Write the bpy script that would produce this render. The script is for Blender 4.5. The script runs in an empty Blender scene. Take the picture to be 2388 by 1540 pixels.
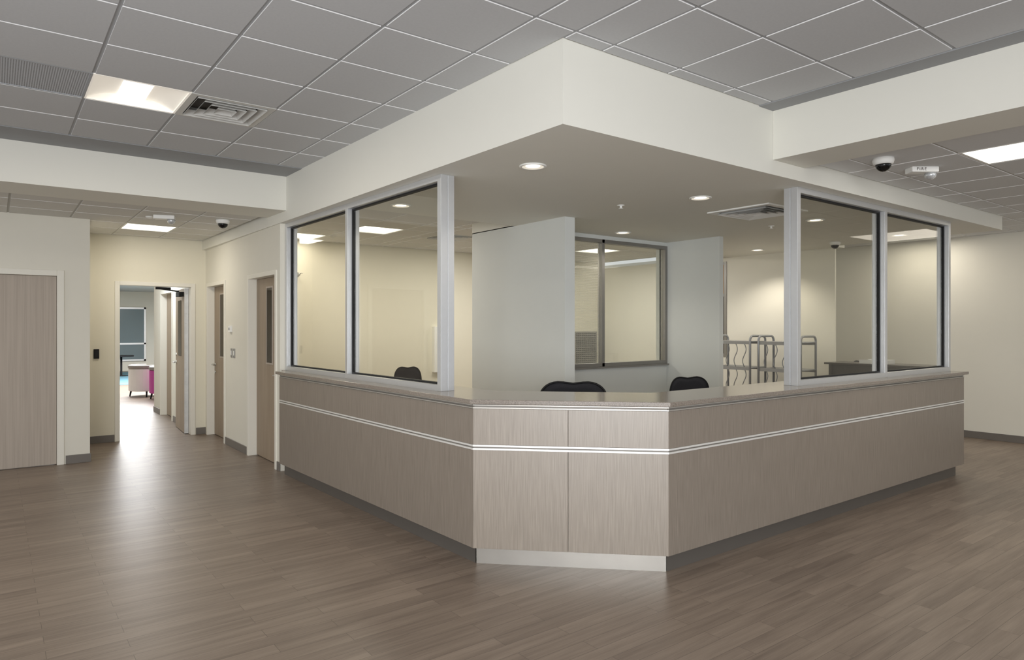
import bpy, bmesh, math, random
from mathutils import Vector
random.seed(4)
C = bpy.context.scene.collection
PI = math.pi

# ---------------------------------------------------------------- materials
def lin(c):
    return tuple(((v/255)/12.92 if v/255 <= .04045 else ((v/255+.055)/1.055)**2.4) for v in c)
def nm(name):
    m = bpy.data.materials.new(name); m.use_nodes = True
    nt = m.node_tree; return m, nt, nt.nodes['Principled BSDF']
def mat(name, c, rough=.6, metal=0, var=.04, scale=6, spec=.5, bump=0, emit=None, es=0):
    m, nt, p = nm(name); l = lin(c)
    p.inputs['Roughness'].default_value = rough; p.inputs['Metallic'].default_value = metal
    p.inputs['Specular IOR Level'].default_value = spec
    tc = nt.nodes.new('ShaderNodeTexCoord'); n = nt.nodes.new('ShaderNodeTexNoise'); n.inputs['Scale'].default_value = scale
    nt.links.new(tc.outputs['Object'], n.inputs['Vector'])
    r = nt.nodes.new('ShaderNodeMix'); r.data_type = 'RGBA'
    r.inputs[6].default_value = tuple(min(1, v*(1-var)) for v in l)+(1,); r.inputs[7].default_value = tuple(min(1, v*(1+var)) for v in l)+(1,)
    nt.links.new(n.outputs['Fac'], r.inputs[0]); nt.links.new(r.outputs[2], p.inputs['Base Color'])
    if bump:
        b = nt.nodes.new('ShaderNodeBump'); b.inputs['Strength'].default_value = bump; b.inputs['Distance'].default_value = .002
        nt.links.new(n.outputs['Fac'], b.inputs['Height']); nt.links.new(b.outputs['Normal'], p.inputs['Normal'])
    if emit:
        p.inputs['Emission Color'].default_value = lin(emit)+(1,); p.inputs['Emission Strength'].default_value = es
    return m
def streaks(name, c1, c2, sc, rough=.45, spec=.35):
    m, nt, p = nm(name); p.inputs['Roughness'].default_value = rough; p.inputs['Specular IOR Level'].default_value = spec
    tc = nt.nodes.new('ShaderNodeTexCoord'); mp = nt.nodes.new('ShaderNodeMapping'); mp.inputs['Scale'].default_value = sc
    n = nt.nodes.new('ShaderNodeTexNoise'); n.inputs['Scale'].default_value = 1; n.inputs['Detail'].default_value = 3
    nt.links.new(tc.outputs['Object'], mp.inputs['Vector']); nt.links.new(mp.outputs['Vector'], n.inputs['Vector'])
    r = nt.nodes.new('ShaderNodeValToRGB'); e = r.color_ramp.elements
    e[0].position = .32; e[0].color = lin(c1)+(1,); e[1].position = .68; e[1].color = lin(c2)+(1,)
    nt.links.new(n.outputs['Fac'], r.inputs['Fac']); nt.links.new(r.outputs['Color'], p.inputs['Base Color'])
    return m
def floor_mat():
    m, nt, p = nm('plank_floor'); L = nt.links.new; N = nt.nodes.new
    tc = N('ShaderNodeTexCoord')
    br = N('ShaderNodeTexBrick'); br.offset = .37; br.inputs['Scale'].default_value = 1
    br.inputs['Brick Width'].default_value = .92; br.inputs['Row Height'].default_value = .102
    br.inputs['Mortar Size'].default_value = .001; br.inputs['Mortar Smooth'].default_value = .1
    br.inputs['Color1'].default_value = (0,0,0,1); br.inputs['Color2'].default_value = (1,1,1,1); br.inputs['Mortar'].default_value = (.5,.5,.5,1)
    L(tc.outputs['Object'], br.inputs['Vector'])
    mp = N('ShaderNodeMapping'); mp.inputs['Scale'].default_value = (1.2, 18, 1)
    add = N('ShaderNodeVectorMath'); add.operation = 'MULTIPLY_ADD'; add.inputs[1].default_value = (2, 1.3, 0)
    L(br.outputs['Color'], add.inputs[0]); L(tc.outputs['Object'], add.inputs[2]); L(add.outputs[0], mp.inputs['Vector'])
    n = N('ShaderNodeTexNoise'); n.inputs['Scale'].default_value = 1; n.inputs['Detail'].default_value = 5; n.inputs['Roughness'].default_value = .6
    L(mp.outputs['Vector'], n.inputs['Vector'])
    mp2 = N('ShaderNodeMapping'); mp2.inputs['Scale'].default_value = (5, 130, 1); L(add.outputs[0], mp2.inputs['Vector'])
    n2 = N('ShaderNodeTexNoise'); n2.inputs['Scale'].default_value = 1; n2.inputs['Detail'].default_value = 2; L(mp2.outputs['Vector'], n2.inputs['Vector'])
    r = N('ShaderNodeValToRGB'); e = r.color_ramp.elements
    e[0].position = .26; e[0].color = lin((100,87,77))+(1,); e[1].position = .8; e[1].color = lin((151,136,122))+(1,)
    a = N('ShaderNodeMath'); a.operation = 'MULTIPLY_ADD'; a.inputs[1].default_value = .13; L(br.outputs['Color'], a.inputs[0])
    b = N('ShaderNodeMath'); b.operation = 'MULTIPLY_ADD'; b.inputs[1].default_value = .68; L(n.outputs['Fac'], b.inputs[0])
    c = N('ShaderNodeMath'); c.operation = 'MULTIPLY'; c.inputs[1].default_value = .24; L(n2.outputs['Fac'], c.inputs[0])
    L(c.outputs[0], b.inputs[2]); L(b.outputs[0], a.inputs[2]); L(a.outputs[0], r.inputs['Fac'])
    mx = N('ShaderNodeMix'); mx.data_type = 'RGBA'; mx.inputs[7].default_value = lin((80,69,61))+(1,)
    L(br.outputs['Fac'], mx.inputs[0]); L(r.outputs['Color'], mx.inputs[6]); L(mx.outputs[2], p.inputs['Base Color'])
    p.inputs['Roughness'].default_value = .38; p.inputs['Specular IOR Level'].default_value = .4
    bp = N('ShaderNodeBump'); bp.inputs['Strength'].default_value = .15; bp.inputs['Distance'].default_value = .002
    L(n2.outputs['Fac'], bp.inputs['Height']); L(bp.outputs['Normal'], p.inputs['Normal'])
    return m
def perf_mat():
    m, nt, p = nm('perforated_steel'); L = nt.links.new
    tc = nt.nodes.new('ShaderNodeTexCoord'); v = nt.nodes.new('ShaderNodeTexVoronoi'); v.inputs['Scale'].default_value = 75; v.inputs['Randomness'].default_value = 0
    v.voronoi_dimensions = '2D'
    L(tc.outputs['Object'], v.inputs['Vector'])
    r = nt.nodes.new('ShaderNodeValToRGB'); r.color_ramp.interpolation = 'CONSTANT'; e = r.color_ramp.elements
    e[0].color = lin((80,81,83))+(1,); e[1].position = .3; e[1].color = lin((190,194,200))+(1,)
    L(v.outputs['Distance'], r.inputs['Fac']); L(r.outputs['Color'], p.inputs['Base Color']); return m
def glass_mat(name, tint, refl=.035, haze=0, hz=(200,205,190), grid=False):
    m, nt, p = nm(name); N = nt.nodes.new; L = nt.links.new; nt.nodes.remove(p)
    out = nt.nodes['Material Output']; t = N('ShaderNodeBsdfTransparent'); t.inputs['Color'].default_value = lin(tint)+(1,)
    g = N('ShaderNodeBsdfGlossy'); g.inputs['Roughness'].default_value = .01
    lw = N('ShaderNodeLayerWeight'); lw.inputs['Blend'].default_value = .5
    pw = N('ShaderNodeMath'); pw.operation = 'POWER'; pw.inputs[1].default_value = 4.5; L(lw.outputs['Facing'], pw.inputs[0])
    ma = N('ShaderNodeMath'); ma.operation = 'MULTIPLY_ADD'; ma.inputs[1].default_value = .7; ma.inputs[2].default_value = refl; ma.use_clamp = True; L(pw.outputs[0], ma.inputs[0])
    mx = N('ShaderNodeMixShader'); L(ma.outputs[0], mx.inputs[0]); L(t.outputs[0], mx.inputs[1]); L(g.outputs[0], mx.inputs[2])
    last = mx
    if haze:
        d = N('ShaderNodeBsdfDiffuse'); d.inputs['Color'].default_value = lin(hz)+(1,)
        m2 = N('ShaderNodeMixShader'); m2.inputs[0].default_value = haze; L(mx.outputs[0], m2.inputs[1]); L(d.outputs[0], m2.inputs[2]); last = m2
        if grid:
            tc = N('ShaderNodeTexCoord'); mp = N('ShaderNodeMapping'); mp.inputs['Rotation'].default_value = (PI/2,0,0); L(tc.outputs['Object'], mp.inputs['Vector'])
            b = N('ShaderNodeTexBrick'); b.offset = 0; b.inputs['Scale'].default_value = 1; b.inputs['Brick Width'].default_value = .02; b.inputs['Row Height'].default_value = .02; b.inputs['Mortar Size'].default_value = .003
            L(mp.outputs['Vector'], b.inputs['Vector'])
            mm = N('ShaderNodeMath'); mm.operation = 'MULTIPLY_ADD'; mm.inputs[1].default_value = .2; mm.inputs[2].default_value = haze; L(b.outputs['Fac'], mm.inputs[0]); L(mm.outputs[0], m2.inputs[0])
    L(last.outputs[0], out.inputs['Surface']); return m
def speckle(name, a, b, rough=.25):
    m, nt, p = nm(name); L = nt.links.new; p.inputs['Roughness'].default_value = rough
    tc = nt.nodes.new('ShaderNodeTexCoord'); n = nt.nodes.new('ShaderNodeTexNoise'); n.inputs['Scale'].default_value = 230; n.inputs['Detail'].default_value = 4
    L(tc.outputs['Object'], n.inputs['Vector']); r = nt.nodes.new('ShaderNodeValToRGB'); e = r.color_ramp.elements
    e[0].position = .36; e[0].color = lin(a)+(1,); e[1].position = .66; e[1].color = lin(b)+(1,)
    L(n.outputs['Fac'], r.inputs['Fac']); L(r.outputs['Color'], p.inputs['Base Color']); return m

M = dict(
 floor=floor_mat(), perf=perf_mat(),
 wall=mat('wall_paint', (225,222,210), .7, var=.015), soffit=mat('soffit_paint', (228,227,218), .65, var=.01),
 cream=mat('cream_paint', (226,221,203), .7, var=.015), cool=mat('cool_paint', (212,215,212), .7, var=.015),
 tile=mat('ceiling_tile', (196,198,200), .9, var=.05, scale=60, bump=.1), tilew=mat('ceiling_tile_white', (214,213,208), .9, var=.04, scale=60),
 tiler=mat('ceiling_tile_pale', (216,217,217), .9, var=.04, scale=60),
 tedge=mat('tile_edge_lit', (252,252,252), .7), tbar=mat('ceiling_tbar', (165,168,171), .6), tbarw=mat('ceiling_tbar_white', (180,179,172), .6),  # near-white tile edges: light caught along the edge put into the colour
 border=mat('ceiling_border', (155,157,159), .85),
 lam=streaks('laminate_lit', (134,125,114), (163,152,139), (420,420,5), .34, .7), lam_shaded=streaks('laminate', (122,113,103), (148,138,127), (420,420,5), .36, .6),  # one laminate in two tones: shade on the side units put into colour
 lam2=streaks('door_laminate', (170,159,147), (181,170,158), (60,60,1.2), .5),
 brown=streaks('brown_door', (148,132,113), (161,145,126), (70,70,1.5), .5),
 sub=mat('substrate', (90,84,78), .7), alu=mat('aluminium', (212,214,216), .36, .6, var=.03, scale=30), alud=mat('dark_aluminium', (140,138,134), .4, .5),
 trim=mat('bright_trim', (232,231,227), .32, .3, var=.01), trim2=mat('soft_trim', (190,186,178), .35, .4, var=.01), groove=mat('trim_groove', (130,126,120), .5, .3),
 toe=mat('toe_kick_lit', (196,193,186), .25, .7, var=.12, scale=3), toe_shaded=mat('toe_kick_shaded', (104,100,95), .35, .3, var=.05), base=mat('baseboard_vinyl', (112,107,101), .4, var=.05),  # one kick metal twice: bright and dull reflections put into the colour
 stone=speckle('quartz', (116,107,98), (156,147,137), .15), black=mat('black_plastic', (26,26,28), .65, spec=.3), gasket=mat('black_gasket', (14,15,17), .6),
 mesh=mat('chair_mesh', (52,52,56), .85, var=.3, scale=200, spec=.2), glass=glass_mat('clear_glass', (248,248,245)),
 film=glass_mat('fine_grid_glass', (246,247,244), haze=.06, hz=(225,222,210), grid=True), hazy_pane=glass_mat('hazy_glass', (247,248,245), haze=.06, hz=(225,222,210)),  # pale haze in both panes, fine grid in the left one
 smoked=glass_mat('vision_glass', (120,115,100), haze=.4, hz=(105,95,80)),
 frame=mat('door_frame_paint', (230,227,216), .45, var=.01), white=mat('white_plastic', (238,238,234), .45, var=.01), chrome=mat('satin_chrome', (210,210,208), .25, 1),
 louv=mat('louvre_enamel', (205,205,201), .45, var=.01),
 steel=mat('steel_edge', (215,217,220), .35, .45, var=.15, scale=12), grey=mat('grey_enamel', (156,158,161), .35, .4),
 lens=mat('lit_lens', (250,250,245), .5, emit=(255,250,238), es=2.5), basket=mat('lit_basket', (250,250,245), .5, emit=(255,248,236), es=1.6),
 wing=mat('troffer_wing', (240,238,230), .4, emit=(255,244,230), es=.26), dl=mat('downlight_glow', (255,250,240), .5, emit=(255,244,225), es=3),
 refl=mat('downlight_reflector', (235,232,224), .3, .3, emit=(255,244,225), es=.5), redtext=mat('sign_lettering', (60,30,30), .6),
 domeb=mat('black_dome', (10,10,12), .06), clear=mat('clear_strobe', (205,208,210), .08, .5, var=.3, scale=40),
 magenta=mat('magenta_vinyl', (185,60,150), .5), upw=mat('white_vinyl', (232,230,228), .5), upg=mat('grey_vinyl', (140,136,130), .5),
 rug=mat('blue_rug', (96,136,152), .9, var=.1, scale=40), pane=mat('blue_grey_pane', (112,128,134), .15, var=.1, scale=.6),
 brownp=mat('amber_panel', (165,128,84), .6), darkp=mat('dark_panel', (62,55,50), .3), desk=mat('desk_top_dark', (58,52,48), .3), voidm=mat('duct_dark', (84,82,79), .8),
)

# ---------------------------------------------------------------- mesh helper
wloc = {}
class MB:
    def __init__(s, xf=None): s.v=[]; s.f=[]; s.mi=[]; s.sm=[]; s.xf=xf
    def _a(s, vs, fs, mi=0, sm=False):
        b=len(s.v); s.v += [tuple(s.xf(*v)) if s.xf else tuple(v) for v in vs]
        for k,f in enumerate(fs):
            s.f.append([b+i for i in f]); s.mi.append(mi[k] if isinstance(mi,list) else mi); s.sm.append(sm[k] if isinstance(sm,list) else sm)
        return s
    def box(s, x0,y0,z0,x1,y1,z1, mi=0, side=None):
        x0,x1=sorted((x0,x1)); y0,y1=sorted((y0,y1)); z0,z1=sorted((z0,z1))
        vs=[(x0,y0,z0),(x1,y0,z0),(x1,y1,z0),(x0,y1,z0),(x0,y0,z1),(x1,y0,z1),(x1,y1,z1),(x0,y1,z1)]
        sd=mi if side is None else side
        return s._a(vs,[(0,3,2,1),(4,5,6,7),(0,1,5,4),(1,2,6,5),(2,3,7,6),(3,0,4,7)],[mi,mi,sd,sd,sd,sd])
    def prism(s, poly, z0, z1, mi=0):
        n=len(poly); vs=[(x,y,z0) for x,y in poly]+[(x,y,z1) for x,y in poly]
        return s._a(vs,[tuple(reversed(range(n))),tuple(range(n,2*n))]+[(i,(i+1)%n,n+(i+1)%n,n+i) for i in range(n)],mi)
    def obox(s, p0, p1, n, t0, t1, z0, z1, mi=0):
        q=[(p0[0]+n[0]*t0,p0[1]+n[1]*t0),(p1[0]+n[0]*t0,p1[1]+n[1]*t0),(p1[0]+n[0]*t1,p1[1]+n[1]*t1),(p0[0]+n[0]*t1,p0[1]+n[1]*t1)]
        return s.prism(q,z0,z1,mi)
    def tube(s, pts, r, n=8, mi=0):
        pts=[Vector(p) for p in pts]; vs=[]; fs=[]
        up=None
        for i,p in enumerate(pts):
            t=(pts[min(i+1,len(pts)-1)]-pts[max(i-1,0)]).normalized()
            if up is None: up=Vector((0,0,1)) if abs(t.z)<.9 else Vector((1,0,0))
            a=t.cross(up).normalized(); up=a.cross(t).normalized()
            rr=r[i] if isinstance(r,(list,tuple)) else r
            for k in range(n):
                an=2*PI*k/n; vs.append(p+a*(rr*math.cos(an))+up*(rr*math.sin(an)))
        for i in range(len(pts)-1):
            for k in range(n): fs.append((i*n+k,i*n+(k+1)%n,(i+1)*n+(k+1)%n,(i+1)*n+k))
        sm=[True]*len(fs)+[False,False]; m=len(pts)-1
        fs+= [tuple(range(n)),tuple(m*n+k for k in reversed(range(n)))]
        return s._a(vs,fs,mi,sm)
    def lathe(s, c, prof, n=20, mi=0, axis='z', caps=True):
        vs=[]; fs=[]
        for r,z in prof:
            for k in range(n):
                a=2*PI*k/n; q=(r*math.cos(a), r*math.sin(a), z)
                if axis=='x': q=(q[2],q[0],q[1])
                if axis=='y': q=(q[0],q[2],q[1])
                vs.append((c[0]+q[0],c[1]+q[1],c[2]+q[2]))
        for i in range(len(prof)-1):
            for k in range(n): fs.append((i*n+k,i*n+(k+1)%n,(i+1)*n+(k+1)%n,(i+1)*n+k))
        sm=[True]*len(fs)
        if caps:
            if prof[0][0]>1e-4: fs.append(tuple(range(n))); sm.append(False)
            if prof[-1][0]>1e-4: fs.append(tuple((len(prof)-1)*n+k for k in range(n))); sm.append(False)
        return s._a(vs,fs,mi,sm)
    def build(s, name, mats, parent=None, bevel=0, label=None, cat=None, group=None, kind=None):
        if not isinstance(mats,(list,tuple)): mats=[mats]
        if parent is None:
            xs=[v[0] for v in s.v]; ys=[v[1] for v in s.v]; zs=[v[2] for v in s.v]
            o0=((min(xs)+max(xs))/2,(min(ys)+max(ys))/2,min(zs))
        else: o0=wloc[parent.name]
        me=bpy.data.meshes.new(name); me.from_pydata([(v[0]-o0[0],v[1]-o0[1],v[2]-o0[2]) for v in s.v],[],s.f)
        for m in mats: me.materials.append(M[m])
        for p,mi,sm in zip(me.polygons,s.mi,s.sm): p.material_index=mi; p.use_smooth=sm
        bm=bmesh.new(); bm.from_mesh(me)
        bmesh.ops.recalc_face_normals(bm,faces=bm.faces); bm.to_mesh(me); bm.free()
        o=bpy.data.objects.new(name,me); C.objects.link(o)
        if parent is None: o.location=o0
        else: o.parent=parent
        wloc[o.name]=o0
        if bevel:
            b=o.modifiers.new('bevel','BEVEL'); b.width=bevel; b.segments=2; b.limit_method='ANGLE'
        tag(o,label,cat,group,kind); return o
def tag(o,label=None,cat=None,group=None,kind=None):
    if label: o['label']=label
    if cat: o['category']=cat
    if group: o['group']=group
    if kind: o['kind']=kind
def empty(name, loc, label=None, cat=None, group=None, kind=None):
    o=bpy.data.objects.new(name,None); C.objects.link(o); o.location=loc; o.empty_display_size=.1
    wloc[o.name]=tuple(loc); tag(o,label,cat,group,kind); return o
def dup(o, parent=None):
    c=o.copy(); C.objects.link(c)
    if parent: c.parent=parent
    for ch in [k for k in list(bpy.data.objects) if k.parent==o]: dup(ch,c)
    return c
P0=(2.54,3.76); SA=.0253
def LX(x,y,z=0):
    dx=x-P0[0]; dy=y-P0[1]; c,s=math.cos(SA),math.sin(SA)
    return (P0[0]+dx*c-dy*s, P0[1]+dx*s+dy*c, z)
def L2(x,y): return LX(x,y)[:2]

# ---------------------------------------------------------------- setting
S='structure'
MB().box(-6,-6,-.1,12.6,29,0).build('floor','floor',label='grey-brown wood plank floor running through the whole lobby',cat='floor',kind=S)

P=.583; GX=.505; GY=6.83
def tiles(name, regs, z, ox, oy, tm, bm_, skip=(), label='', pitch=P, top=.03):
    mb=MB(); g=.011; dz=.006
    for (x0,y0,x1,y1) in regs:
        i0=math.floor((x0-ox)/pitch); i1=math.ceil((x1-ox)/pitch); j0=math.floor((y0-oy)/pitch); j1=math.ceil((y1-oy)/pitch)
        for i in range(i0,i1):
            for j in range(j0,j1):
                a0=max(x0,ox+i*pitch); a1=min(x1,ox+(i+1)*pitch); b0=max(y0,oy+j*pitch); b1=min(y1,oy+(j+1)*pitch)
                if a1-a0<.05 or b1-b0<.05: continue
                if (i,j) in skip: continue
                mb.box(a0+g,b0+g,z,a1-g,b1-g,z+top,0,2)
                mb.box(a0,b0,z+dz,a1,b0+g,z+top,1); mb.box(a0,b1-g,z+dz,a1,b1,z+top,1)
                mb.box(a0,b0+g,z+dz,a0+g,b1-g,z+top,1); mb.box(a1-g,b0+g,z+dz,a1,b1-g,z+top,1)
        mb.box(x0,y0,z+.25,x1,y1,z+.28,1)
    return mb.build(name,[tm,bm_,'tedge'],label=label,cat='ceiling',kind=S)
jr=-3
tiles('ceiling',[(-5,-5,2.54,6.83),(2.54,-5,4.46,2.86)],3.22,GX,GY,'tile','tbar',skip={(0,jr),(1,jr),(-1,jr)},label='high grey suspended tile ceiling over the open lobby')
tiles('ceiling',[(-5,7.9,2.5,10.84)],2.87,1.285,10.08,'tilew','tbarw',skip={(0,-1)},label='low white tile ceiling over the left corridor')
tiles('ceiling',[(5.08,-5,11.18,2.86),(9.45,2.86,11.18,7)],2.90,5.75,2.02,'tiler','tbarw',skip={(0,-1),(0,-2)},label='low grey tile ceiling beyond the right beam')
tiles('ceiling',[(2.66,6.1,4.69,9.8),(4.69,6.96,9.66,9.8)],2.87,3.7,7.92,'tilew','tbarw',skip={(0,0),(2,0),(-1,2),(7,0)},label='tile ceiling over the room behind the left glazed screen')
MB().box(-3,10.98,2.87,7,28,2.95).build('ceiling','tilew',label='white ceiling of the far lounge beyond the open door',cat='ceiling',kind=S)
MB().box(-5,6.83,3.215,2.53,7.29,3.3).build('trim_1','border',label='flat grey ceiling border strip along the left beam',cat='ceiling border',kind=S)
MB().box(4.46,-5,3.215,4.64,2.86,3.3).build('trim_2','border',label='narrow grey ceiling border strip along the right beam',cat='ceiling border',kind=S)
MB().box(-5,7.29,2.85,2.53,7.9,3.35).build('wall_left_beam','soffit',label='cream ceiling beam crossing above the left corridor',cat='beam',kind=S)
MB().box(4.64,-5,2.85,5.08,2.859,3.35).build('wall_right_beam','soffit',label='cream ceiling beam running off to the upper right',cat='beam',kind=S)
MB().prism([(2.54,2.86),(9.45,2.86),(9.45,4.9),(9.8,4.9),(9.8,6.96),(4.69,6.96),(4.69,6.1),(2.72,6.1),(2.66,10.84),(2.46,10.84),(2.50,7.3)],2.74,3.4).build('wall_soffit','soffit',label='big white dropped soffit with a square corner above the reception desk',cat='soffit',kind=S)

def wall(name, ax, c0, c1, a0, a1, z1, ops=(), m='wall', label='', z0=0):
    mb=MB()
    def b(u0,u1,za,zb):
        if u1-u0<1e-3 or zb-za<1e-3: return
        if ax=='x': mb.box(c0,u0,za,c1,u1,zb)
        else: mb.box(u0,c0,za,u1,c1,zb)
    cur=a0
    for (o0,o1,zb,zt) in sorted(ops):
        b(cur,o0,z0,z1); b(o0,o1,z0,zb); b(o0,o1,zt,z1); cur=o1
    b(cur,a1,z0,z1)
    return mb.build(name,m,label=label,cat='wall',kind=S)
wall('wall_left','y',9.42,9.56,-5,.9,2.88,[(-.42,.64,0,2.25)],'wall','cream wall at far left holding the wide pale wood door')
wall('wall_left_return','x',.76,.9,9.56,10.84,2.88,(),'wall','short return wall beside the far left door')
wall('wall_back_left','y',10.84,10.98,.76,2.66,2.88,[(1.34,2.355,0,2.23)],'cream','cream end wall of the left corridor around the open doorway')
wall('wall_corridor','x',2.51,2.65,7.52,10.84,2.75,[(7.62,8.71,0,2.225),(9.74,10.75,0,2.225)],'wall','corridor wall left of the desk with two brown doors')
wall('wall_station_column','x',4.69,4.83,5.25,6.96,2.75,(),'cool','pale grey free-standing wall behind the desk')
wall('wall_station_window','y',6.07,6.19,4.83,7.29,2.75,[(4.84,7.27,1.1,2.69)],'cool','low wall and head around the inner window behind the desk')
wall('wall_station_pier','x',7.27,7.35,5.22,6.25,2.75,(),'cool','pale grey pier right of the inner window')
wall('wall_station_right','x',9.66,9.69,4.97,9.8,2.76,[(6.79,7.7,1.1,2.68)],'wall','wall behind the book carts washed by a downlight')
wall('wall_right','x',11.18,11.35,-5,12,3.0,(),'wall','long cream wall at far right')
wall('wall_back','y',9.8,9.95,2.66,9.8,3.0,(),'cream','cream back wall seen through the left glazed screen')
wall('wall_lounge_corridor','x',2.4,2.54,10.98,14.3,2.88,[(12.6,13.65,0,2.22)],'wall','white wall of the passage beyond the open door')
wall('wall_lounge_front','y',14.16,14.3,2.54,6.6,2.88,(),'wall','front wall of the far lounge')
wall('wall_lounge_left','x',.4,.54,10.98,14.3,2.88,(),'wall','left wall of the passage beyond the open door')
wall('wall_lounge_right','x',6.5,6.6,14.3,28,2.88,(),'wall','right wall of the far lounge')
wall('wall_lounge_side','x',-3,-2.9,14.3,28,2.88,(),'wall','left wall of the far lounge')
wall('wall_lounge_back','y',28,28.15,-3,6.6,2.88,(),'wall','white back wall of the far lounge')
def bb(name,x0,y0,x1,y1,lab,h=.1,m='base'): MB().box(x0,y0,0,x1,y1,h).build(name,m,label=lab,cat='baseboard',kind=S,bevel=.003)
bb('baseboard_left',.66,9.408,.912,9.42,'light grey baseboard beside the far left door')
bb('baseboard_left_return',.9,9.42,.912,10.828,'grey baseboard on the left return wall')
bb('baseboard_back_left',.912,10.828,1.325,10.84,'dark grey baseboard left of the open doorway')
bb('baseboard_back_left_short',2.375,10.828,2.51,10.84,'short dark baseboard right of the open doorway')
bb('baseboard_corridor',2.498,8.735,2.51,9.72,'dark baseboard between the two brown corridor doors')
bb('baseboard_corridor_end',2.498,7.508,2.51,7.6,'short dark baseboard at the left end of the desk')
bb('baseboard_right',11.168,-5,11.18,12,'long dark baseboard along the far right wall')
bb('baseboard_lounge',2.388,11.9,2.4,12.55,'grey baseboard in the passage beyond the door')
bb('baseboard_lounge_end',2.388,13.7,2.4,14.31,'grey baseboard at the end of the passage wall')
bb('baseboard_station',4.678,5.24,4.69,6.96,'dark baseboard on the station wall')

# ---------------------------------------------------------------- doors
def mp_(ax,pl):
    return (lambda a,d,z:(pl+d,a,z)) if ax=='x' else (lambda a,d,z:(a,pl+d,z))
def mbox(mb,ax,pl,a0,a1,d0,d1,z0,z1,mi=0):
    f=mp_(ax,pl); p=f(a0,d0,z0); q=f(a1,d1,z1); mb.box(*p,*q,mi); return mb
def door(n,ax,pl,a0,a1,zt,thk,rec,lm,label,fw=.05,handle=None,vision=None,leaf=True,frmat='frame'):
    c=mp_(ax,pl)((a0+a1)/2,thk/2,0)
    e=empty('door_%d'%n,c,label,'door',None,S)
    f=MB()
    mbox(f,ax,pl,a0-.005,a0+fw,-.014,thk+.012,0,zt); mbox(f,ax,pl,a1-fw,a1+.005,-.014,thk+.012,0,zt); mbox(f,ax,pl,a0+fw,a1-fw,-.014,thk+.012,zt-fw,zt)
    if leaf:
        mbox(f,ax,pl,a0+fw,a0+fw+.012,rec+.048,rec+.075,0,zt-fw); mbox(f,ax,pl,a1-fw-.012,a1-fw,rec+.048,rec+.075,0,zt-fw)
    f.build('door_frame',frmat,e,bevel=.003)
    if leaf:
        lf=MB(); mbox(lf,ax,pl,a0+fw+.003,a1-fw-.003,rec,rec+.045,.008,zt-fw-.003); l=lf.build('door_leaf',lm,e,bevel=.002)
        if vision:
            v0,v1,za,zb=vision
            r=MB()
            mbox(r,ax,pl,v0-.02,v0,rec-.008,rec,za-.02,zb+.02); mbox(r,ax,pl,v1,v1+.02,rec-.008,rec,za-.02,zb+.02)
            mbox(r,ax,pl,v0,v1,rec-.008,rec,za-.02,za); mbox(r,ax,pl,v0,v1,rec-.008,rec,zb,zb+.02)
            r.build('vision_frame','lam2',l); g=MB(); mbox(g,ax,pl,v0,v1,rec-.004,rec-.001,za,zb); g.build('vision_pane','smoked',l)
        if handle:
            ha,hd=handle; f_=mp_(ax,pl); h=MB()
            h.lathe(f_(ha,rec,1.04),[(.028,0),(.028,-.01),(.012,-.012),(.012,-.05)],12,axis=ax)
            h.tube([f_(ha,rec-.05,1.04),f_(ha+hd*.06,rec-.052,1.04),f_(ha+hd*.12,rec-.048,1.035)],.009)
            h.lathe(f_(ha,rec,.93),[(.025,0),(.022,-.012),(.01,-.014)],12,axis=ax)
            h.build('door_handle','chrome',l)
    return e
door(1,'y',9.42,-.42,.64,2.25,.14,.03,'lam2','wide pale taupe wood door at the far left edge',.065,handle=(-.28,1))
d2=door(2,'y',10.84,1.335,2.36,2.235,.14,.05,'brown','open doorway to the lounge with its leaf swung back',.055,leaf=False)
lf=MB(); q=[(2.296,10.99),(2.252,10.985),(2.302,11.87),(2.347,11.868)]
lf.prism(q,.01,2.17); leaf=lf.build('door_leaf','brown',d2)
e_=MB(); e_.prism([(2.301,10.975),(2.246,10.973),(2.248,10.992),(2.30,10.995)],.01,2.17)
for k in range(14): e_.lathe((2.272,10.974,.2+k*.145),[(.007,0),(.006,-.004),(.001,-.005)],8,axis='y')
e_.build('steel_edge_plate','steel',leaf)
h=MB(); h.lathe((2.299,11.78,1.04),[(.028,0),(.028,-.01),(.012,-.012),(.012,-.05)],12,axis='x'); h.tube([(2.247,11.78,1.04),(2.243,11.66,1.035)],.009); h.lathe((2.299,11.78,1.16),[(.026,0),(.02,-.012)],12,axis='x'); h.build('door_handle','chrome',leaf)
MB().prism([(2.271,11.3),(2.265,11.3),(2.282,11.6),(2.288,11.6)],1.15,2.0).build('vision_pane','smoked',leaf)
cl=MB(); cl.box(2.19,11.05,2.05,2.256,11.3,2.12); cl.tube([(2.22,11.22,2.13),(1.93,11.12,2.16),(1.96,10.99,2.165)],.011); cl.box(1.86,10.95,2.14,2.06,10.985,2.175); cl.build('door_closer','black',d2,bevel=.004)
door(3,'x',2.51,9.74,10.75,2.235,.14,.09,'brown','brown corridor door with narrow glass, farther from the desk',.05,handle=(10.63,-1),vision=(10.16,10.36,1.17,2.06))
door(4,'x',2.51,7.62,8.71,2.235,.14,.09,'brown','brown corridor door with narrow glass, nearest the desk',.05,vision=(8.05,8.25,1.17,2.06),handle=(7.76,1))
door(5,'x',2.4,12.6,13.65,2.23,.14,.09,'brown','brown door in the passage wall beyond the open doorway',.05)

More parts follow.
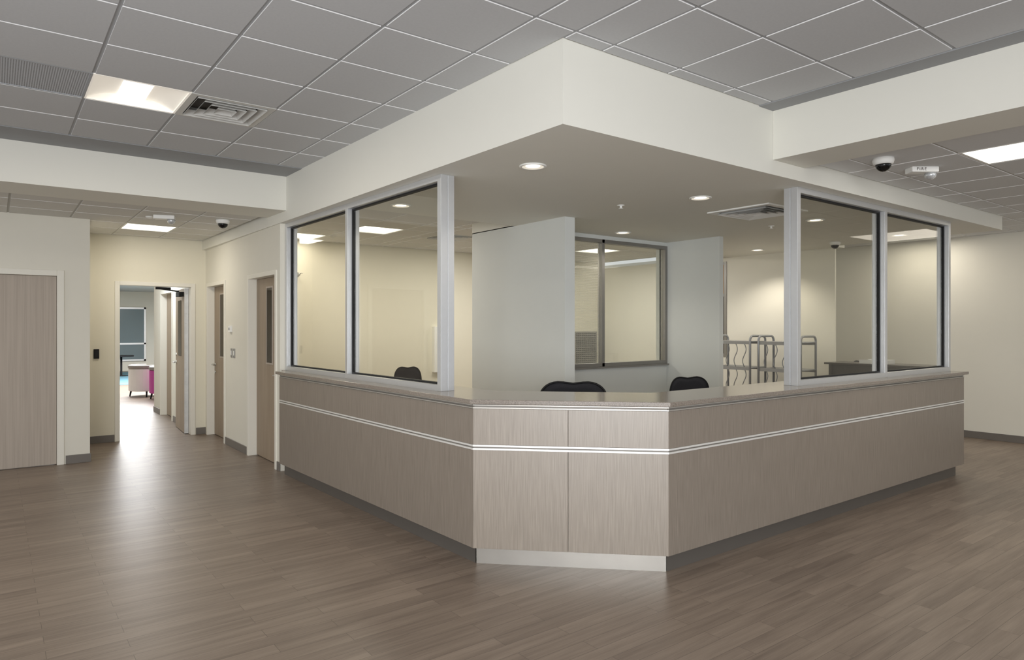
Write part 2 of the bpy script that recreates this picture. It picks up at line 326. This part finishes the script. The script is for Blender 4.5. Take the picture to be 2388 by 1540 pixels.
# ---------------------------------------------------------------- reception counter
A=L2(2.54,7.36); B=(2.54,3.76); Cc=(3.45,2.86); D=(8.30,2.86)
nL=(math.cos(SA),math.sin(SA)); nR=(0,1); dl_=math.hypot(.91,.90); nC=(.90/dl_,.91/dl_)
def run(label,p0,p1,n,sub,toe,seams=(),tm='toe_shaded',lm='lam_shaded'):
    cx=sum(q[0] for q in sub)/len(sub); cy=sum(q[1] for q in sub)/len(sub)
    e=empty('reception_cabinet',(cx,cy,0),label,'cabinet','front units of the reception desk')
    MB().prism(sub,.12,1.085).build('carcass','sub',e)
    cuts=[0]+list(seams)+[1]
    for k in range(len(cuts)-1):
        u=lambda t:(p0[0]+(p1[0]-p0[0])*t,p0[1]+(p1[1]-p0[1])*t)
        ln=math.hypot(p1[0]-p0[0],p1[1]-p0[1]); g=.0012/ln
        a,b=u(cuts[k]+g),u(cuts[k+1]-g)
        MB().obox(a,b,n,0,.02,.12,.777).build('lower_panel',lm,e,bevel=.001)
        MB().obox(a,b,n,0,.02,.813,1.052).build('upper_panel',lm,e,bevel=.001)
    t=MB()
    for za,zb in ((.778,.790),(.800,.812)): t.obox(p0,p1,n,-.004,.02,za,zb)
    t.obox(p0,p1,n,.003,.02,.790,.800,1); t.build('middle_trim_strip',['trim','groove'],e)
    t=MB()
    for za,zb in ((1.054,1.062),(1.074,1.080)): t.obox(p0,p1,n,-.002,.02,za,zb)
    t.obox(p0,p1,n,.008,.02,1.062,1.074,1); t.build('top_trim_strip',['trim2','groove'],e)
    MB().prism(toe,0,.12).build('toe_kick',tm,e)
    return e
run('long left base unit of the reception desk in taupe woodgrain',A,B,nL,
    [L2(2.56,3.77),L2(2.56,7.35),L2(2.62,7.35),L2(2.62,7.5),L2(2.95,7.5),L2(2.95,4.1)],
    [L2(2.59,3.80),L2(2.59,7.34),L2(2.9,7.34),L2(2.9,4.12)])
run('angled corner base unit of the reception desk with centre seam',B,Cc,nC,
    [(2.56,3.768),(3.458,2.88),(3.80,3.25),(2.95,4.1)],[(2.592,3.795),(3.485,2.912),(3.8,3.24),(2.95,4.09)],(.495,),'toe','lam')
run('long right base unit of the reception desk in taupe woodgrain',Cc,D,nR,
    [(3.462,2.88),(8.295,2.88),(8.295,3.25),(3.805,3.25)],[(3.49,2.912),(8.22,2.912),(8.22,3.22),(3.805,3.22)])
MB().prism([L2(2.505,3.745),L2(2.505,7.385),L2(2.62,7.385),L2(2.62,7.512),L2(3.02,7.512),L2(3.02,4.13),(3.82,3.33),(8.335,3.33),(8.335,2.825),(3.425,2.825)][::-1],1.086,1.116).build('worktop','stone',bevel=.003,label='polished taupe stone worktop wrapping the whole reception desk',cat='countertop')

# glazed screens
def screen(label, xf, along, d0, d1, a0, a1, mull, z0, z1, fm='alu'):
    def bx(mb,ua,ub,da,db,za,zb):
        if along=='y': mb.box(da,ua,za,db,ub,zb)
        else: mb.box(ua,da,za,ub,db,zb)
        return mb
    c=((d0+d1)/2,(a0+a1)/2,z0) if along=='y' else ((a0+a1)/2,(d0+d1)/2,z0)
    if xf: c=xf(*c)
    e=empty('glazed_screen',c,label,'glass screen','glazed screens on the reception desk')
    w=.05; dm=(d0+d1)/2
    for u in [a0]+mull+[a1-w]:
        p=MB(xf); bx(p,u,u+w,d0,dm-.006,z0,z1); bx(p,u,u+w,dm+.006,d1,z0,z1); bx(p,u+.004,u+w-.004,dm-.006,dm+.006,z0,z1)
        p.build('post','alu',e,bevel=.0015)
    edges=[a0]+mull+[a1-w]
    for k in range(len(edges)-1):
        u0=edges[k]+w; u1=edges[k+1]
        bx(MB(xf),u0,u1,d0,d1,z0,z0+.045).build('bottom_rail','alu',e)
        bx(MB(xf),u0,u1,d0,d1,z1-.045,z1).build('top_rail','alu',e)
        g=MB(xf); gz0=z0+.045; gz1=z1-.045; t=.014
        bx(g,u0,u0+t,dm-.016,dm+.016,gz0,gz1); bx(g,u1-t,u1,dm-.016,dm+.016,gz0,gz1); bx(g,u0+t,u1-t,dm-.016,dm+.016,gz0,gz0+t); bx(g,u0+t,u1-t,dm-.016,dm+.016,gz1-t,gz1)
        g.build('gasket','gasket',e)
        bx(MB(xf),u0+t,u1-t,dm-.004,dm+.004,gz0+t,gz1-t).build('glass_pane','glass',e)
    return e
screen('aluminium framed glass screen on the left run of the desk',LX,'y',2.66,2.78,4.34,7.51,[5.93],1.116,2.739)
screen('aluminium framed glass screen on the right run of the desk',None,'x',2.98,3.10,5.19,8.28,[6.73],1.116,2.739)

# inner windows (setting)
e=empty('window_1',(6.05,6.12,1.1),'two-pane interior window with dark frame behind the desk','window',None,S)
f=MB()
for x in (4.84,6.03,7.225): f.box(x,6.05,1.1,x+.045,6.13,2.69)
f.box(4.885,6.05,1.1,7.225,6.13,1.145); f.box(4.885,6.05,2.645,7.225,6.13,2.69); f.build('window_frame','alud',e,bevel=.002)
f=MB(); f.box(4.84,6.02,1.08,7.27,6.07,1.1); f.build('window_sill','alud',e)
MB().box(4.885,6.09,1.145,6.03,6.1,2.645).build('window_pane','film',e); MB().box(6.075,6.09,1.145,7.225,6.1,2.645).build('window_pane','hazy_pane',e)
e=empty('window_2',(9.68,7.25,1.1),'narrow window with amber upper and dark lower pane beside the carts','window',None,S)
f=MB()
for y in (6.79,7.65): f.box(9.65,y,1.1,9.70,y+.05,2.68)
f.box(9.65,6.84,1.1,9.70,7.65,1.15); f.box(9.65,6.84,2.63,9.70,7.65,2.68); f.box(9.65,6.84,2.1,9.70,7.65,2.15); f.build('window_frame','alud',e)
MB().box(9.67,6.84,2.15,9.685,7.65,2.63).build('window_pane','brownp',e); MB().box(9.67,6.84,1.15,9.685,7.65,2.1).build('window_pane','darkp',e)
e=empty('window_3',(3.3,27.97,0),'tall grey-blue lounge window seen through the open doorway','window',None,S)
f=MB()
for x in (2.2,3.5,4.36): f.box(x,27.93,.35,x+.06,28,2.3)
for z in (.35,.95,2.24): f.box(2.2,27.93,z,4.42,28,z+.06)
f.build('window_frame','alu',e); MB().box(2.26,27.96,.41,4.36,27.98,2.24).build('window_pane','pane',e)

# ---------------------------------------------------------------- ceiling fixtures
def area(loc,rot,sx,sy,pw,col,name='lamp',spread=None):
    l=bpy.data.lights.new(name,'AREA'); l.shape='RECTANGLE'; l.size=sx; l.size_y=sy; l.energy=pw; l.color=col
    if spread: l.spread=spread
    o=bpy.data.objects.new(name,l); C.objects.link(o); o.location=loc; o.rotation_euler=rot; return o
WARM=(1,.92,.8); NEUT=(1,.965,.91); COOL=(.9,.95,1)
def flat_troffer(x0,y0,x1,y1,z,label,pw=12,col=NEUT):
    e=empty('ceiling_light',((x0+x1)/2,(y0+y1)/2,z),label,'ceiling light','flat recessed ceiling lights')
    f=MB(); w=.02
    f.box(x0,y0,z,x1,y0+w,z+.05); f.box(x0,y1-w,z,x1,y1,z+.05); f.box(x0,y0+w,z,x0+w,y1-w,z+.05); f.box(x1-w,y0+w,z,x1,y1-w,z+.05); f.build('frame','white',e)
    MB().box(x0+w,y0+w,z+.012,x1-w,y1-w,z+.05).build('diffuser','lens',e)
    area(((x0+x1)/2,(y0+y1)/2,z-.01),(0,0,0),x1-x0-.05,y1-y0-.05,pw,col)
flat_troffer(1.285,9.497,1.868,10.08,2.87,'lit square light in the left corridor ceiling before the doorway',11,WARM)
flat_troffer(5.75,.854,6.333,2.02,2.90,'long lit ceiling light at the right edge beyond the beam',20,NEUT)
flat_troffer(3.7,7.92,4.283,8.503,2.87,'lit square light seen through the second left pane',26,WARM)
flat_troffer(3.117,9.086,3.7,9.669,2.87,'lit square light seen through the farthest left pane',8,WARM)
flat_troffer(7.781,7.92,8.364,8.503,2.87,'lit square light added behind the two-pane inner window to imitate a reflection',40,NEUT)  # added ceiling light standing in for a light reflected in the glass
x0,x1=GX,GX+P; y0=GY+jr*P; y1=y0+P; z=3.22; xc=(x0+x1)/2
e=empty('ceiling_light',(xc,(y0+y1)/2,z),'lit recessed ceiling light with curved centre basket in the high grey ceiling','ceiling light')
f=MB(); w=.012; H=.095
f.box(x0,y0,z,x1,y0+w,z+H); f.box(x0,y1-w,z,x1,y1,z+H); f.box(x0,y0+w,z,x0+w,y1-w,z+H); f.box(x1-w,y0+w,z,x1,y1-w,z+H); f.build('frame','wing',e)
for s in (-1,1):
    vs=[]; n=8
    for k in range(n+1):
        t=k/n; xx=xc+s*(.28-.19*t); zz=z+.012+.055*math.sin(t*PI*.55)
        vs+= [(xx,y0+w,zz),(xx,y1-w,zz)]
    MB()._a(vs,[(2*k,2*k+1,2*k+3,2*k+2) for k in range(n)],0,True).build('wing','wing',e)
n=14; vs=[]
for k in range(n+1):
    a=PI*k/n; xx=xc-.092*math.cos(a); zz=z+.066-.04*math.sin(a); vs+=[(xx,y0+w,zz),(xx,y1-w,zz)]
MB()._a(vs,[(2*k,2*k+1,2*k+3,2*k+2) for k in range(n)],0,True).build('basket','basket',e)
MB().box(x0,y0,z+.095,x1,y1,z+.1).build('housing','white',e)
area((xc,(y0+y1)/2,z-.01),(0,0,0),.45,.5,20,WARM)
e=empty('return_grille',(x0-P/2,(y0+y1)/2,z),'dark perforated air return panel at the left edge of the high ceiling','ceiling vent')
f=MB(); a0=x0-P
f.box(a0,y0,z,x0,y0+w,z+.03); f.box(a0,y1-w,z,x0,y1,z+.03); f.box(a0,y0+w,z,a0+w,y1-w,z+.03); f.box(x0-w,y0+w,z,x0,y1-w,z+.03); f.build('frame','tbar',e)
MB().box(a0+w,y0+w,z+.005,x0-w,y1-w,z+.012).build('perforated_plate','perf',e)
def diffuser(cx,cy,z,s,label,drop=.012):
    e=empty('air_diffuser',(cx,cy,z),label,'ceiling vent','square louvred air diffusers')
    q=[(-1,-1),(1,-1),(1,1),(-1,1)]
    def ring(mb,h0,h1,z0,z1,th=.004):
        vs=[(cx+a*h0,cy+b*h0,z0) for a,b in q]+[(cx+a*h1,cy+b*h1,z1) for a,b in q]
        vs+=[(v[0],v[1],v[2]+th) for v in vs[:8]]
        fs=[]
        for k in range(4):
            j=(k+1)%4; fs+=[(k,j,4+j,4+k),(8+k,12+k,12+j,8+j),(k,8+k,8+j,j),(4+k,4+j,12+j,12+k)]
        mb._a(vs,fs)
    h=s/2; f=MB(); ring(f,h,h-.045,z-.003,z-.003,.1); f.build('frame','louv',e)
    hh=h-.05
    for k in range(4):
        f=MB(); ring(f,hh,hh-.028,z-drop,z+.03,.003); f.build('louvre','louv',e); hh-=.058
    f=MB(); f.box(cx-hh+.01,cy-hh+.01,z-drop,cx+hh-.01,cy+hh-.01,z-drop+.006); f.build('core','louv',e)
    MB().box(cx-h+.03,cy-h+.03,z+.06,cx+h-.03,cy+h-.03,z+.07).build('duct_backing','voidm',e)
    return e
diffuser(GX+1.5*P,(y0+y1)/2,3.22,P,'square louvred air diffuser next to the lit lobby ceiling light')
diffuser(4.867+.29,8.21,2.87,P,'small air diffuser in the back room ceiling behind the left screen')
def surf_diff(cx,cy,z,s):
    e=empty('air_diffuser',(cx,cy,z-.03),'square louvred air diffuser in the soffit between the downlights','ceiling vent','square louvred air diffusers')
    h=s/2; f=MB(); f.box(cx-h,cy-h,z-.012,cx+h,cy-h+.06,z); f.box(cx-h,cy+h-.06,z-.012,cx+h,cy+h,z); f.box(cx-h,cy-h+.06,z-.012,cx-h+.06,cy+h-.06,z); f.box(cx+h-.06,cy-h+.06,z-.012,cx+h,cy+h-.06,z); f.build('frame','white',e)
    hh=h-.07
    for k in range(4):
        q=[(-1,-1),(1,-1),(1,1),(-1,1)]; h1=hh-.035
        vs=[(cx+a*hh,cy+b*hh,z-.03) for a,b in q]+[(cx+a*h1,cy+b*h1,z-.004) for a,b in q]
        MB()._a(vs,[(j,(j+1)%4,4+(j+1)%4,4+j) for j in range(4)]).build('louvre','white',e); hh-=.062
    MB().box(cx-h+.06,cy-h+.06,z-.003,cx+h-.06,cy+h-.06,z-.001).build('duct_backing','voidm',e)
surf_diff(6.0,3.87,2.74,.68)
def downlight(x,y,label,pw=14,z=2.74):
    e=empty('downlight',(x,y,z),label,'downlight','round recessed downlights')
    MB().lathe((x,y,z),[(.078,-.001),(.098,-.001),(.098,-.007),(.09,-.011),(.078,-.009)],28,caps=False).build('trim_ring','white',e)
    MB().lathe((x,y,z),[(.078,-.009),(.06,-.0035),(.05,-.003)],28,caps=False).build('reflector','refl',e)
    MB().lathe((x,y,z),[(.052,-.0035),(.03,-.006),(.001,-.007)],24,caps=False).build('lamp_glow','dl',e)
    l=bpy.data.lights.new('spot','SPOT'); l.energy=pw; l.color=WARM; l.spot_size=2.3; l.spot_blend=.6; l.shadow_soft_size=.05
    o=bpy.data.objects.new('spot',l); C.objects.link(o); o.location=(x,y,z-.03)
downlight(3.035,3.735,'round downlight nearest the soffit corner, above the desk front',20)
downlight(3.035,5.70,'round downlight seen through the second left glass pane',20)
downlight(4.96,3.76,'round downlight left of the soffit air diffuser',22)
downlight(6.05,5.72,'round downlight in front of the two-pane inner window',20)
downlight(9.0,5.8,'round downlight over the metal book carts',52)
downlight(6.97,3.80,'round downlight seen just right of the right corner post',24)
downlight(8.94,3.79,'round downlight at the far right end of the soffit',32)
def sprinkler(x,y,label,z=2.741):
    m=MB(); m.lathe((x,y,z),[(.035,0),(.035,-.004),(.012,-.008),(.01,-.028),(.022,-.03),(.022,-.033),(.001,-.034)],16)
    m.build('sprinkler_head','white',label=label,cat='sprinkler',group='ceiling sprinkler heads')
sprinkler(4.68,4.45,'small white sprinkler head between the soffit downlights')
sprinkler(6.99,4.33,'small white sprinkler head behind the soffit air diffuser')
def dome(x,y,z,label,s=1.0):
    z+=.002
    e=empty('security_camera',(x,y,z),label,'security camera','ceiling dome cameras')
    MB().lathe((x,y,z),[(.075*s,0),(.078*s,-.02*s),(.07*s,-.045*s),(.058*s,-.052*s)],28).build('housing','white',e)
    MB().lathe((x,y,z),[(.057*s,-.05*s)]+[(.057*s*math.cos(a),-.05*s-.055*s*math.sin(a)) for a in [i*PI/2/8 for i in range(1,8)]]+[(.001,-.105*s)],28).build('dome_cover','domeb',e)
dome(5.46,2.43,2.90,'white and black dome camera left of the FIRE strobe')
dome(2.16,8.5,2.87,'black dome camera in the left corridor ceiling',1.0)
dome(9.0,4.63,2.74,'small dome camera seen through the right glass screen',.9)
def strobe(x,y,z,label,ang,text=False):
    z+=.002
    e=empty('fire_strobe',(x,y,z),label,'fire alarm')
    c,s=math.cos(ang),math.sin(ang); xf=lambda a,b,h:(x+a*c-b*s,y+a*s+b*c,h)
    m=MB(xf); m.box(-.11,-.055,z-.045,.11,.055,z); m.build('housing','white',e,bevel=.008)
    g=MB(xf); g.lathe((.07,0,z),[(.042,-.045),(.045,-.06),(.038,-.082),(.02,-.095),(.001,-.098)],18); g.build('strobe_lens','clear',e)
    g=MB(xf); g.tube([(.045,-.03,z-.05),(.06,0,z-.085),(.095,.03,z-.05)],.004,6); g.build('guard','chrome',e)
    if text:
        cu=bpy.data.curves.new('t','FONT'); cu.body='FIRE'; cu.size=.034; cu.extrude=.0008; cu.align_x='CENTER'; cu.align_y='CENTER'; cu.space_character=1.35
        to=bpy.data.objects.new('t',cu); C.objects.link(to); bpy.context.view_layer.update()
        me=bpy.data.meshes.new_from_object(to.evaluated_get(bpy.context.evaluated_depsgraph_get())); bpy.data.objects.remove(to)
        o=bpy.data.objects.new('lettering',me); me.materials.append(M['redtext']); C.objects.link(o); o.parent=e
        lx,ly,_=xf(-.035,-.0562,0); o.location=(lx-x,ly-y,-.023); o.rotation_euler=(PI/2,0,ang)
strobe(6.04,2.385,2.90,'white fire alarm strobe reading FIRE on the right ceiling',math.radians(-37),True)
strobe(1.55,8.59,2.87,'white fire alarm strobe in the left corridor ceiling',math.radians(-20))
MB().lathe((1.42,8.75,2.871),[(.04,0),(.04,-.012),(.02,-.02),(.001,-.021)],16).build('smoke_detector','white',label='tiny round detector beside the corridor strobe',cat='smoke detector')

# ---------------------------------------------------------------- wall items
def plate(name,pos,ax,w,hh,d,m,label,cat,group=None,extra=None):
    x,y,z=pos; b=MB()
    if ax=='x': b.box(x-d,y-w/2,z-hh/2,x+.001,y+w/2,z+hh/2)
    else: b.box(x-w/2,y-d,z-hh/2,x+w/2,y+.001,z+hh/2)
    e=empty(name,pos,label,cat,group); b.build('body',m,e,bevel=.003)
    s=MB()
    if extra:
        ew,eh,em=extra
        if ax=='x': s.box(x-d-.004,y-ew/2,z-eh/2,x-d,y+ew/2,z+eh/2)
        else: s.box(x-ew/2,y-d-.004,z-eh/2,x+ew/2,y-d,z+eh/2)
        s.build('face',em,e,bevel=.001)
    return e
plate('card_reader',(1.11,10.84,1.225),'y',.065,.13,.02,'black','black card reader on the wall left of the open doorway','card reader',extra=(.035,.08,'gasket'))
plate('thermostat',(2.51,9.47,1.57),'x',.11,.085,.025,'white','white thermostat above the two switches on the corridor wall','thermostat',extra=(.05,.03,'grey'))
plate('light_switch',(2.51,9.43,1.25),'x',.075,.12,.008,'alud','metal light switch plate farther from the desk','light switch','corridor switches',extra=(.03,.06,'white'))
plate('light_switch',(2.51,9.31,1.25),'x',.075,.12,.008,'alud','metal light switch plate nearer the desk','light switch','corridor switches',extra=(.03,.06,'white'))
plate('wall_cabinet',(5.95,9.8,1.22),'y',.3,.76,.08,'white','white upright wall box on the back wall behind the left corner post','wall box',extra=(.24,.68,'white'))
e=empty('reflection_grille',(9.3,9.8,1.17),'added dark louvred grille imitating a reflection low in the left inner pane','reflection stand-in')  # added dark grille standing in for a reflection in the pane
g=MB(); g.box(9.0,9.78,.85,9.03,9.801,1.5); g.box(9.57,9.78,.85,9.6,9.801,1.5); g.box(9.03,9.78,.85,9.57,9.801,.88); g.box(9.03,9.78,1.47,9.57,9.801,1.5); g.build('frame','alud',e)
MB().box(9.03,9.79,.88,9.57,9.798,1.47).build('backing','gasket',e)
g=MB()
for k in range(14): g.box(9.03,9.775,.9+k*.041,9.57,9.79,.912+k*.041)
for k in range(9): g.box(9.06+k*.055,9.772,.88,9.066+k*.055,9.776,1.47)
g.build('louvres','alud',e)
m=MB(); m.lathe((3.52,9.8,2.36),[(.035,0),(.035,-.01),(.012,-.012),(.012,-.09),(.02,-.092),(.001,-.1)],12,axis='y'); m.tube([(3.52,9.72,2.375),(3.56,9.69,2.375),(3.52,9.66,2.375)],.005,6)
m.build('sidewall_sprinkler','chrome',label='small sidewall sprinkler high on the back wall behind the left screen',cat='sprinkler')

# ---------------------------------------------------------------- office chairs
def make_chair():
    e=empty('office_chair',(0,0,0))
    def outline(sc,n=48):
        pts=[]
        for k in range(n):
            t=2*PI*k/n; cx,sz=math.cos(t),math.sin(t)
            u=.255*math.copysign(abs(cx)**.6,cx); zz=.235*math.copysign(abs(sz)**.62,sz)
            if sz>0: zz-=.022*math.exp(-(u/.085)**2)
            else: u*=.82
            pts.append((u*sc,zz*sc))
        return pts
    def curve(u,zz): return -.25+.9*u*u-.05*math.cos(zz*4)+.0
    def pad(sc,t0,t1,mb):
        o=outline(1); vs=[]; n=len(o); R=5
        for side,off in ((0,t0),(1,t1)):
            for r in range(R):
                f=sc*(1-r/R)
                for u,zz in o: vs.append((u*f,curve(u*f,zz*f)+off,.78+zz*f))
            vs.append((0,curve(0,0)+off,.78))
        fs=[]; st=R*n+1
        for s_ in (0,1):
            b=s_*st
            for r in range(R-1):
                for k in range(n): fs.append((b+r*n+k,b+r*n+(k+1)%n,b+(r+1)*n+(k+1)%n,b+(r+1)*n+k))
            for k in range(n): fs.append((b+(R-1)*n+k,b+(R-1)*n+(k+1)%n,b+R*n))
        for k in range(n): fs.append((k,(k+1)%n,st+(k+1)%n,st+k))
        mb._a(vs,fs,0,True)
    b=MB(); pad(.97,-.005,.005,b); br=b.build('backrest','mesh',e)
    f=MB(); o=outline(1); f.tube([(u,curve(u,zz),.78+zz) for u,zz in o+o[:2]],.009,6); f.build('backrest_frame','black',br)
    s=MB(); n=36; vs=[]; lv=[(.9,.44),(1,.46),(1,.485),(.93,.505),(.5,.51)]
    for f_,zz in lv:
        for k in range(n):
            t=2*PI*k/n; vs.append((.25*f_*math.copysign(abs(math.cos(t))**.6,math.cos(t)), .02+.24*f_*math.copysign(abs(math.sin(t))**.6,math.sin(t)), zz))
    fs=[(i*n+k,i*n+(k+1)%n,(i+1)*n+(k+1)%n,(i+1)*n+k) for i in range(len(lv)-1) for k in range(n)]+[tuple(range(n)),tuple((len(lv)-1)*n+k for k in range(n))]
    s._a(vs,fs,0,True).build('seat','black',e)
    MB().tube([(0,-.1,.43),(0,-.24,.46),(0,-.32,.56),(0,-.31,.80)],[.03,.03,.026,.02],8).build('back_support','black',e)
    for sx in (-1,1):
        a=MB(); a.tube([(sx*.2,0,.44),(sx*.29,0,.46),(sx*.31,0,.56),(sx*.31,0,.66)],.016,8); a.box(sx*.31-.04,-.12,.66,sx*.31+.04,.13,.69); a.build('armrest','black',e)
    MB().lathe((0,0,0),[(.05,.06),(.05,.12),(.028,.13),(.028,.42),(.07,.43),(.07,.445)],16).build('gas_column','black',e)
    for k in range(5):
        a=2*PI*k/5+.3; c,s_=math.cos(a),math.sin(a)
        l=MB().tube([(0,0,.11),(c*.16,s_*.16,.1),(c*.29,s_*.29,.07)],[.032,.026,.018],8).build('base_arm','black',e)
        w=MB(); xx,yy=c*.29,s_*.29; w.tube([(xx-s_*.028,yy+c*.028,.03),(xx+s_*.028,yy-c*.028,.03)],.03,12); w.tube([(xx,yy,.03),(xx,yy,.075)],.008,6); w.build('caster','black',l)
    return e
ch=make_chair(); tag(ch,None,'chair','black office chairs behind the counters')
spots=[(3.90,4.26,2.4,1.2,1.095,'black mesh office chair right behind the angled desk corner'),
       (5.99,4.54,2.75,.94,1.035,'black mesh office chair in front of the inner window'),
       (4.39,8.05,2.65,.72,1.04,'black mesh office chair seen through the second left glass pane'),
       (10.12,4.72,2.4,.72,1.08,'black office chair peeking over the dark side desk')]
for i,(x,y,r,sw,h,lab) in enumerate(spots):
    o=ch if i==0 else dup(ch)
    o.location=(x,y,0); o.rotation_euler=(0,0,r); o.scale=(sw,sw,h/1.0); o['label']=lab

# ---------------------------------------------------------------- book carts
def make_cart():
    e=empty('book_cart',(0,0,0)); W=.2; Ln=.33; H=1.46
    for s in (-1,1):
        y=s*Ln; pts=[(-W,y,.1),(-W,y,H-.07)]+[(-W+.07-.07*math.cos(a),y,H-.07+.07*math.sin(a)) for a in [i*PI/2/5 for i in range(1,6)]]
        pts+=[(W-.07+.07*math.sin(a),y,H-.07+.07*math.cos(a)) for a in [i*PI/2/5 for i in range(0,6)]]+[(W,y,.1)]
        f=MB(); f.tube(pts,.017,8)
        for z in (.22,.60,.98,1.37): f.tube([(-W,y,z),(W,y,z)],.011,6)
        f.build('end_frame','grey',e)
        for sx in (-1,1):
            w=MB(); w.tube([(sx*W,y-.015,.045),(sx*W,y+.015,.045)],.045,14); w.tube([(sx*W,y,.05),(sx*W,y,.11)],.01,6); w.build('caster','black',e)
    for z in (.22,.60,.98,1.37):
        sh=MB(); sh.box(-W,-Ln,z,W,Ln,z+.012); sh.box(-W,-Ln,z-.035,-W+.012,Ln,z); sh.box(W-.012,-Ln,z-.035,W,Ln,z); sh.build('shelf','grey',e)
    for z in (.235,.615,.995):
        for y in (-.22,-.07,.07,.22):
            p=[(-W+.02,y+.03*math.sin(k/12*2*PI),z+k/12*.35) for k in range(13)]
            MB().tube(p,.0065,6).build('divider_wire','grey',e)
    return e
ct=make_cart(); tag(ct,'grey metal book cart farther from the right corner post','cart','metal book carts'); ct.location=(9.15,6.22,0)
c2=dup(ct); c2['label']='grey metal book cart partly behind the right corner post'; c2.location=(9.15,5.42,0)

# ---------------------------------------------------------------- side desk
e=empty('side_desk',(9.12,4.05,0),'dark topped side desk seen through the right glass screen','desk')
MB().box(8.88,3.45,1.095,9.36,4.72,1.12).build('desk_top','desk',e,bevel=.003)
MB().box(8.93,4.64,0,9.32,4.68,1.095).build('side_panel','desk',e); MB().box(8.93,3.49,0,9.32,3.53,1.095).build('side_panel','desk',e)
MB().box(8.96,3.53,.1,8.99,4.64,1.095).build('front_panel','desk',e); MB().box(8.99,3.53,.7,9.28,4.64,.73).build('shelf','lam',e)
e=empty('paper_tray',(9.1,4.12,1.12),'white paper tray lying on the dark side desk','tray')
t=MB(); t.box(8.98,3.96,1.121,9.22,4.3,1.127); t.box(8.98,3.96,1.127,8.985,4.3,1.17); t.box(9.215,3.96,1.127,9.22,4.3,1.17); t.box(8.985,3.96,1.127,9.215,3.965,1.17); t.build('tray','white',e)
MB().box(8.995,3.98,1.127,9.205,4.28,1.155).build('paper_stack','upw',e)

# ---------------------------------------------------------------- lounge beyond the door
def tub(loc,rz,out,label,group,cush):
    e=empty('tub_chair',(0,0,0),label,'armchair',group)
    def arc(r0,r1,z0,z1,name,m,bv=.02):
        n=24; a0=-.25*PI; a1=1.25*PI; outer=[(r1*math.cos(a0+(a1-a0)*k/n),r1*math.sin(a0+(a1-a0)*k/n)) for k in range(n+1)]
        inner=[(r0*math.cos(a0+(a1-a0)*k/n),r0*math.sin(a0+(a1-a0)*k/n)) for k in range(n,-1,-1)]
        MB().prism(outer+inner,z0,z1).build(name,m,e,bevel=bv)
    arc(.27,.37,.13,.64,'shell',out); arc(.26,.38,.64,.72,'arm_cap','upg')
    MB().lathe((0,0,0),[(.27,.14),(.27,.36),(.262,.42),(.22,.44),(.001,.45)],24).build('seat_cushion',cush,e)
    for sx in (-1,1):
        for sy in (-1,1): MB().tube([(sx*.22,sy*.22,.14),(sx*.24,sy*.24,0)],[.022,.014],8).build('leg','black',e)
    e.location=loc; e.rotation_euler=(0,0,rz)
tub((2.80,17.6,0),2.2,'upw','white tub armchair with grey arms in the far lounge','lounge tub armchairs','upw')
tub((3.08,16.7,0),2.2,'magenta','magenta tub armchair with grey arms beside the white one','lounge tub armchairs','magenta')
MB().box(1.4,21.2,0,4.5,27,.012).build('rug','rug',label='blue rug on the lounge floor beyond the doorway',cat='rug')
e=empty('side_table',(3.25,25,.012),'small black table standing on the blue rug','table')
MB().lathe((3.25,25,0),[(.35,.63),(.36,.64),(.36,.66),(.35,.67)],24).build('table_top','black',e)
MB().lathe((3.25,25,0),[(.22,.013),(.22,.025),(.03,.04),(.03,.63)],16).build('pedestal','black',e)

# ---------------------------------------------------------------- camera
cam=bpy.data.cameras.new('camera'); co=bpy.data.objects.new('camera',cam); C.objects.link(co)
cam.sensor_width=36; cam.lens=1583/2388*36; cam.shift_y=-8/2388; cam.clip_end=100
co.location=(0,0,1.6); co.rotation_euler=(PI/2,0,math.radians(52.67-90))
bpy.context.scene.camera=co

# ---------------------------------------------------------------- light
w=bpy.data.worlds.new('world'); bpy.context.scene.world=w; w.use_nodes=True
bg=w.node_tree.nodes['Background']; bg.inputs['Color'].default_value=(.94,.965,1,1); bg.inputs['Strength'].default_value=.82
area((-2.8,-3.6,1.6),(math.radians(90),0,math.radians(-38)),4,2.4,195,(.98,.985,1),'daylight',spread=2.0)
area((-2.5,-.5,.2),(PI,0,0),8,9,105,(.96,.975,1),'ceiling_fill')  # unseen upward lamp added near the floor to brighten the ceiling
for x,y in ((-1.5,2.6),(1.6,.2),(3.4,-2),(-1.2,-1.2),(-2.5,5.3)): area((x,y,3.19),(0,0,0),1.4,1.4,16,NEUT)
area((-2,8.7,2.85),(0,0,0),.5,.5,15,NEUT)
area((1.6,12.6,2.85),(0,0,0),.6,.6,44,COOL)
area((3.2,20,2.8),(0,0,0),3,5,850,(.98,.985,1))
area((8.2,-.5,2.88),(0,0,0),.6,1.1,22,NEUT); area((10.2,1.8,2.88),(0,0,0),1,1,9,WARM); area((10.5,4.3,2.88),(0,0,0),.8,.8,14,WARM)
area((5.8,8.3,2.85),(0,0,0),.6,.6,28,NEUT)
sc=bpy.context.scene; sc.view_settings.view_transform='Standard'; sc.view_settings.look='None'
